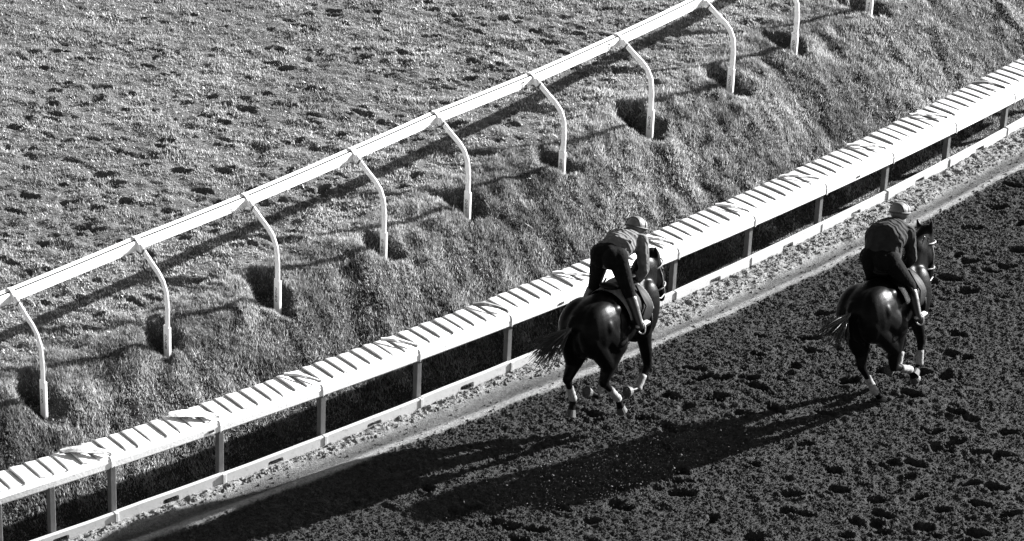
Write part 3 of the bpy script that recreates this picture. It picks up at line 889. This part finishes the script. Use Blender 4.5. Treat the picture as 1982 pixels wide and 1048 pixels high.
    for q_ in range(46):
        u = q_ / 45
        c = v((0.72, 0, 1.50)).lerp(mid + v((-0.05, 0, 0.15)), min(1, u * 2)) if u < 0.5 else (mid + v((-0.05, 0, 0.15))).lerp(poll + v((-0.02, 0, 0.08)), u * 2 - 1)
        sd = rng.choice([-1, -1, 1])
        e = c + v((-0.04 + rng.normal(0, 0.02), 0.10 * sd, -0.10 + rng.normal(0, 0.03)))
        paths.append([(c, 0.008), (c.lerp(e, 0.5) + v((0, 0, 0.025)), 0.007), (e, 0.002)])
    tubes('mane', paths, M_HAIR, root, 5)
    return root, poll, hd, fr

def make_tack(mw, poll, hd, fr, hands, label_s, label_b, foot_pts, clothmat):
    root = empty('saddle', mat=mw)
    tag(root, label_s, 'saddle', 'saddles on the two horses')
    # saddle cloth draped over the back
    bm = bmesh.new()
    rings = []
    for i in range(7):
        x = 0.22 + 0.44 * i / 6
        ring = []
        for k in range(19):
            a = math.radians(-80 + 160 * k / 18)
            flare = 0.012 + 0.01 * abs(math.sin(a))
            yy = (0.30 + flare) * math.sin(a); zz = 1.14 + (0.36 + flare) * math.cos(a) - 0.02 * max(0, x - 0.55) / 0.1
            ring.append(bm.verts.new((x + 0.02 * math.sin(a) ** 2, yy, zz)))
        rings.append(ring)
    for a, b in zip(rings[:-1], rings[1:]):
        for k in range(18): bm.faces.new((a[k], a[k + 1], b[k + 1], b[k]))
    geom = bmesh.ops.solidify(bm, geom=bm.faces[:], thickness=0.014)
    mesh_bm('saddle_cloth', bm, clothmat, root, True)
    blob('seat', [('e', (0.44, 0, 1.515), (0.20, 0.13, 0.035)), ('e', (0.28, 0, 1.545), (0.07, 0.12, 0.03)), ('e', (0.60, 0, 1.55), (0.05, 0.06, 0.035))], 0.012, M_LEATHER, root)
    for sg in (1, -1):
        bm = bmesh.new()
        rows_f, rows_b = [], []
        for q_ in range(11):
            u = q_ / 10; z = 1.50 - 0.40 * u
            yy = sg * (0.315 * math.sqrt(max(0.02, 1 - ((z - 1.13) / 0.395) ** 2)) + 0.018)
            xa = 0.34 + 0.05 * u + 0.25 * max(0, u - 0.75); xb = 0.59 + 0.05 * math.sin(math.pi * min(1, u * 0.8)) - 0.35 * max(0, u - 0.75)
            rows_f.append([bm.verts.new((xa + (xb - xa) * w / 4, yy, z)) for w in range(5)])
            rows_b.append([bm.verts.new((xa + (xb - xa) * w / 4, yy + sg * 0.012, z)) for w in range(5)])
        for rr in (rows_f, rows_b):
            for r0_, r1_ in zip(rr[:-1], rr[1:]):
                for w in range(4): bm.faces.new((r0_[w], r0_[w + 1], r1_[w + 1], r1_[w]))
        for w in (0, 4):
            for q_ in range(10): bm.faces.new((rows_f[q_][w], rows_f[q_ + 1][w], rows_b[q_ + 1][w], rows_b[q_][w]))
        for q_ in (0, 10):
            for w in range(4): bm.faces.new((rows_f[q_][w], rows_f[q_][w + 1], rows_b[q_][w + 1], rows_b[q_][w]))
        mesh_bm('flap', bm, M_LEATHER, root, True)
        f = v(foot_pts[0 if sg > 0 else 1])
        tubes('stirrup_leather', [[((0.52, sg * 0.20, 1.50), 0.012), ((0.50, sg * 0.345, 1.28), 0.012), (f + v((0, sg * 0.0, 0.10)), 0.012)]], M_LEATHER, root)
        loop = [(f + v((0, 0.055 * math.cos(a), 0.02 + 0.07 * math.sin(a) - (0.02 if a > math.pi else 0))), 0.008) for a in [2 * math.pi * k / 12 for k in range(13)]]
        tubes('stirrup_iron', [loop], M_METAL, root)
    girth = [((0.60, 0.318 * math.sin(a), 1.12 - 0.352 * math.cos(a)), 0.03) for a in [math.radians(-95 + 190 * k / 14) for k in range(15)]]
    tubes('girth', [girth], M_LEATHER, root)
    br = empty('bridle', mat=mw)
    tag(br, label_b, 'bridle', 'bridles on the two horses')
    def ring(c, rx, ry, n=16): return [(c + v((0, 1, 0)) * rx * 1.12 * math.cos(a) + fr * 1.14 * ry * math.sin(a), 0.009) for a in [2 * math.pi * k / n for k in range(n + 1)]]
    tubes('noseband', [ring(poll + hd * 0.37, 0.066, 0.082)], M_CLOTH, br)
    tubes('browband', [ring(poll + hd * 0.07, 0.095, 0.112)], M_STRAP, br)
    bits = []
    for sg in (1, -1):
        bit = poll + hd * 0.47 + v((0, 0.064 * sg, 0))
        bits.append(bit)
        tubes('cheekpiece', [[(poll + hd * 0.0 + v((0, 0.075 * sg, 0)), 0.008), (poll + hd * 0.2 + v((0, 0.095 * sg, 0)), 0.008), (bit, 0.008)]], M_STRAP, br)
    for sg, b in zip((1, -1), bits):
        h = v(hands[0 if sg > 0 else 1])
        sag = b.lerp(h, 0.5) + v((0, sg * 0.02, -0.10))
        tubes('rein', [[(b, 0.007), (b.lerp(sag, 0.5) + v((0, sg * 0.03, -0.03)), 0.007), (sag, 0.007), (sag.lerp(h, 0.6) + v((0, 0, -0.02)), 0.007), (h, 0.007)]], M_STRAP, br)
    bl = [((0.86 + 0.10 * math.cos(a), 0.23 * math.sin(a), 1.12 + 0.0 * a + 0.16 * math.cos(a) * -1 + 0.05), 0.012) for a in [math.radians(-110 + 220 * k / 12) for k in range(13)]]
    return br

def make_person(mw, J, label, jmat):
    root = empty('person', mat=mw)
    tag(root, label, 'person', 'riders on the two horses')
    hipL, hipR = v(J['hipL']), v(J['hipR']); hc = (hipL + hipR) / 2
    shL, shR = v(J['shL']), v(J['shR']); sc = (shL + shR) / 2
    head = v(J['head']); face = v(J['face']).normalized()
    lat = v((0, 1, 0)); upv = face.cross(lat).normalized()
    if upv.z < 0: upv = -upv
    neck0 = sc + v((0.03, 0, 0.03))
    skin = [('c', neck0, 0.06, head - upv * 0.05, 0.055), ('e', head, (0.098, 0.078, 0.112)), ('c', head - upv * 0.06 + face * 0.03, 0.06, head - upv * 0.09 + face * 0.07, 0.035),
            ('c', head + face * 0.085 + upv * 0.01, 0.012, head + face * 0.115 - upv * 0.03, 0.016), ('c', head + face * 0.093 - upv * 0.065 - lat * 0.02, 0.010, head + face * 0.093 - upv * 0.065 + lat * 0.02, 0.010)]
    for sg in (1, -1):
        skin += [('e', head + lat * 0.08 * sg - upv * 0.01, (0.022, 0.012, 0.032)), ('e', head + face * 0.085 + lat * 0.032 * sg + upv * 0.015, (0.012, 0.016, 0.012))]
    torso = [('c', hc + v((0.03, 0, 0.0)), 0.12, sc + v((-0.06, 0, -0.02)), 0.12, 1.25), ('c', shL, 0.07, shR, 0.07)]
    skin += torso
    arm_j = []
    for key, sh in (('L', shL), ('R', shR)):
        el, ha = v(J['el' + key]), v(J['hand' + key])
        skin += [('c', sh, 0.055, el, 0.042), ('c', el, 0.043, ha, 0.028)]
        arm_j.append((sh, el, ha))
    for key, hp in (('L', hipL), ('R', hipR)):
        kn, ftt = v(J['kn' + key]), v(J['ft' + key])
        skin += [('c', hp, 0.085, kn, 0.055), ('c', kn, 0.055, ftt + v((-0.02, 0, 0.08)), 0.038), ('c', ftt + v((-0.05, 0, 0.04)), 0.035, ftt + v((0.10, 0, 0.03)), 0.03)]
    # hands: palm, four curled fingers and a thumb closed on the rein
    for key, sg in (('L', 1), ('R', -1)):
        ha = v(J['hand' + key]); el = v(J['el' + key])
        d = (ha - el).normalized()
        across = d.cross(v((0, sg * 1.0, 0))).normalized()
        if across.z > 0: across = -across
        inward = v((0, -sg, 0)); inward = (inward - d * inward.dot(d)).normalized()
        across = d.cross(inward).normalized()
        if across.z > 0: across = -across
        palm = ha + d * 0.045
        skin += [('c', ha, 0.028, palm, 0.030), ('c', palm + across * -0.022, 0.022, palm + across * 0.022, 0.020)]
        for q_ in range(4):
            b = palm + across * (-0.033 + 0.022 * q_) + d * 0.025
            ln = (0.036, 0.042, 0.040, 0.032)[q_]
            m1 = b + d * ln * 0.8 + inward * 0.012; m2 = m1 + inward * ln * 0.8 - d * 0.008; m3 = m2 - d * ln * 0.6
            skin += [('c', b, 0.0105, m1, 0.010), ('c', m1, 0.010, m2, 0.0095), ('c', m2, 0.0095, m3, 0.008)]
        th = palm - across * 0.035
        skin += [('c', th, 0.013, th + d * 0.03 + inward * 0.025, 0.011), ('c', th + d * 0.03 + inward * 0.025, 0.011, th + d * 0.045 + inward * 0.045 + across * 0.012, 0.009)]
    blob('body', skin, 0.0075, M_SKIN, root, 2)
    # clothes
    bk = sc + v((-0.05, 0, -0.01))
    midb = hc.lerp(bk, 0.5) + v((0, 0, J.get('hump', 0.02)))
    bu = J.get('bulk', 0)
    jk = [('c', hc + v((0.06, 0, 0.0)), 0.145 + bu, midb, 0.15 + bu, 1.2), ('c', midb, 0.15 + bu, bk, 0.145 + bu, 1.3), ('c', shL, 0.082, shR, 0.082), ('c', bk, 0.14, neck0, 0.075, 1.1), ('c', neck0, 0.075, neck0 + v((0.035, 0, 0.035)), 0.07),
          ('c', hc + v((0.02, 0, -0.02)), 0.148, hc + v((0.08, 0, 0.0)), 0.148, 1.22)]
    for sh, el, ha in arm_j:
        w = el.lerp(ha, 0.88)
        jk += [('c', sh, 0.085, el, 0.060), ('c', el, 0.062, el.lerp(ha, 0.5), 0.056), ('c', el.lerp(ha, 0.4), 0.056, w, 0.042)]
        for q_ in range(3):
            u = 0.3 + 0.25 * q_
            c = sh.lerp(el, u); dd = (el - sh).normalized()
            jk.append(('c', c - dd * 0.008, 0.076 - 0.004 * q_, c + dd * 0.008, 0.074 - 0.004 * q_))
    ax_ = (bk - hc).normalized()
    for q_ in range(6):                                            # folds across the back
        u = 0.15 + 0.14 * q_
        c = hc.lerp(bk, u) + v((0, rng.normal(0, 0.012), J.get('hump', 0.02) * math.sin(math.pi * u) + 0.012))
        tl = v((0.05 * rng.normal(0, 0.6), 0.10, -0.03))
        jk += [('c', c + v((0, 0, 0.128)) + v((tl.x, 0.0, 0)), 0.020, c + v((0.03, -0.15, 0.075)), 0.017), ('c', c + v((0, 0, 0.128)), 0.018, c + v((-0.01, 0.14, 0.085)), 0.016)]
    blob('jacket', jk, 0.011, jmat, root, 3)
    tr = [('c', hipL, 0.125, hipR, 0.125), ('e', hc + v((-0.05, 0.08, 0.0)), (0.125, 0.115, 0.13)), ('e', hc + v((-0.05, -0.08, 0.0)), (0.125, 0.115, 0.13)), ('c', hc + v((0.0, 0, 0.01)), 0.138, hc + v((0.05, 0, 0.01)), 0.138, 1.2)]
    for key, hp in (('L', hipL), ('R', hipR)):
        kn, ftt = v(J['kn' + key]), v(J['ft' + key])
        tr += [('c', hp, 0.118, hp.lerp(kn, 0.5), 0.098), ('c', hp.lerp(kn, 0.4), 0.10, kn, 0.073), ('c', kn, 0.072, kn.lerp(ftt, 0.35), 0.062)]
    blob('trousers', tr, 0.011, M_BREECH, root, 3)
    for key in ('L', 'R'):
        kn, ftt = v(J['kn' + key]), v(J['ft' + key])
        an = ftt + v((-0.03, 0, 0.06))
        top = kn.lerp(an, 0.22)
        blob('boot', [('c', top, 0.068, kn.lerp(an, 0.5), 0.064), ('c', kn.lerp(an, 0.45), 0.064, an, 0.046), ('c', an, 0.046, ftt + v((-0.05, 0, 0.022)), 0.036), ('c', ftt + v((-0.04, 0, 0.02)), 0.034, ftt + v((0.12, 0, 0.018)), 0.034, 1.15)], 0.009, M_BOOT, root, 2)
    hc_ = head + upv * 0.028 - face * 0.005
    rot = Matrix((face, lat, upv)).transposed().to_euler()
    hl = blob('helmet', [('e', hc_, (0.135, 0.112, 0.108), rot), ('c', hc_ + face * 0.10 - upv * 0.025, 0.05, hc_ + face * 0.155 - upv * 0.045, 0.03, 1.5)], 0.008, M_HELMET, root, 2)
    ringp = [(hc_ + face * 0.139 * math.cos(a) + lat * 0.116 * math.sin(a) - upv * 0.012, 0.010) for a in [2 * math.pi * k / 24 for k in range(25)]]
    q = tubes('helmet_band', [ringp], M_BAND, hl, 6)
    for fx_ in (0.01, -0.075):                                     # seams over the crown
        w_ = math.sqrt(max(0.0, 1 - (fx_ / 0.135) ** 2))
        ringp = [(hc_ + face * fx_ + lat * 0.1135 * w_ * math.cos(a) + upv * 0.1095 * w_ * math.sin(a), 0.0055) for a in [math.pi * k / 14 for k in range(15)]]
        tubes('helmet_seam', [ringp], M_BAND, hl, 6)
    return root

# ---- the nearer-the-rail horse, gathered in the air
MW1 = frame_matrix((1.071, 31.192, 0.08), 54, 8)
pose1 = dict(poll=(1.12, 0.0, 1.54), muz=(1.25, 0.0, 1.04),
    RH=[(0.12, -0.17, 0.95), (-0.10, -0.14, 0.56), (0.14, -0.14, 0.26), (0.18, -0.14, 0.13)],
    LH=[(-0.02, 0.17, 0.96), (-0.36, 0.16, 0.64), (-0.28, 0.16, 0.36), (-0.33, 0.16, 0.24)],
    LF=[(0.62, 0.14, 0.86), (0.42, 0.11, 0.46), (0.08, 0.10, 0.27), (-0.06, 0.10, 0.36)],
    RF=[(0.66, -0.16, 0.86), (0.72, -0.15, 0.44), (0.50, -0.15, 0.23), (0.36, -0.15, 0.26)],
    tail=[(-0.86, 0.22, 1.16), (-0.72, 0.10, 0.98)])
J1 = dict(hipL=(0.34, 0.11, 1.88), hipR=(0.34, -0.11, 1.88), shL=(0.73, 0.17, 1.94), shR=(0.73, -0.16, 1.94), head=(0.87, 0.0, 2.01), face=(0.9, -0.05, -0.45),
    elL=(0.70, 0.22, 1.64), elR=(0.68, -0.21, 1.63), handL=(0.74, 0.07, 1.42), handR=(0.73, -0.06, 1.42), knL=(0.36, 0.24, 1.49), knR=(0.36, -0.22, 1.48), ftL=(0.28, 0.37, 1.08), ftR=(0.34, -0.375, 1.09), hump=0.03)
h1 = make_horse(MW1, pose1, 'dark horse next to the low rail with all four hooves off the dirt')
make_tack(MW1, h1[1], h1[2], h1[3], (J1['handL'], J1['handR']), 'saddle with pale cloth on the dark horse next to the rail', 'bridle with pale noseband on the horse next to the rail', (J1['ftL'], J1['ftR']), M_CLOTH)
make_person(MW1, J1, 'rider in grey jacket standing high in the stirrups beside the low rail', jacket_mat('grey_jacket', 0.06, 0.10))

# ---- the outer horse, one hind hoof on the ground
MW2 = frame_matrix((4.245, 31.93, 0.0), 54, 12)
pose2 = dict(poll=(1.15, -0.06, 1.66), muz=(1.08, -0.09, 1.16),
    RH=[(0.20, -0.17, 0.94), (0.12, -0.14, 0.47), (0.45, -0.14, 0.30), (0.52, -0.14, 0.18)],
    LH=[(-0.02, 0.16, 0.94), (-0.13, 0.12, 0.53), (0.05, 0.09, 0.15), (0.11, 0.075, 0.06)],
    LF=[(0.62, 0.14, 0.88), (0.78, 0.13, 0.50), (0.60, 0.12, 0.22), (0.45, 0.11, 0.26)],
    RF=[(0.64, -0.16, 0.88), (0.72, -0.15, 0.56), (0.64, -0.15, 0.29), (0.56, -0.15, 0.24)],
    tail=[(-0.86, 0.12, 1.28), (-0.70, 0.02, 1.02)])
J2 = dict(hipL=(0.26, 0.12, 1.72), hipR=(0.26, -0.12, 1.72), shL=(0.60, 0.19, 1.92), shR=(0.60, -0.19, 1.92), head=(0.76, 0.0, 2.07), face=(0.95, 0.05, -0.3),
    elL=(0.60, 0.24, 1.64), elR=(0.58, -0.22, 1.63), handL=(0.74, 0.07, 1.46), handR=(0.73, -0.06, 1.46), knL=(0.46, 0.25, 1.34), knR=(0.46, -0.24, 1.33), ftL=(0.34, 0.37, 0.99), ftR=(0.38, -0.375, 0.98), hump=0.09, bulk=0.04)
h2 = make_horse(MW2, pose2, 'dark horse out on the open dirt with one hind hoof touching down')
make_tack(MW2, h2[1], h2[2], h2[3], (J2['handL'], J2['handR']), 'black saddle on the horse out on the open dirt', 'bridle on the horse out on the open dirt', (J2['ftL'], J2['ftR']), M_LEATHER)
make_person(MW2, J2, 'rider crouching low in dark jacket on the horse farther from the rail', jacket_mat('dark_jacket', 0.010, 0.02))

# ------------------------------------------------------------------ clods thrown up by the hooves
V, F = [], []
n = 1700
c = PA(rng.normal(6.3, 0.75, n), rng.normal(2.45, 0.30, n), 0.0)
c[:, 2] = np.abs(rng.normal(0, 0.34, n)) + 0.02
r = rng.uniform(0.003, 0.008, n); r[:90] *= 2.2
oct_ = np.array([(1, 0, 0), (0, 1, 0), (-1, 0, 0), (0, -1, 0), (0, 0, 1), (0, 0, -1)], float)
V = c[:, None, :] + oct_[None] * r[:, None, None] * rng.uniform(0.6, 1.3, (n, 6, 1))
of = np.array([(0, 1, 4), (1, 2, 4), (2, 3, 4), (3, 0, 4), (1, 0, 5), (2, 1, 5), (3, 2, 5), (0, 3, 5)])
F = (np.arange(n)[:, None, None] * 6 + of[None]).ravel()
g = mesh_np('kicked_up_dirt', V.reshape(-1, 3), F, 3, M_DIRT, False, None, {'dry': np.full(n * 6, 0.55)})
tag(g, 'spray of small clods and dust hanging in the air behind the outer horse', 'dirt clods', kind='stuff')
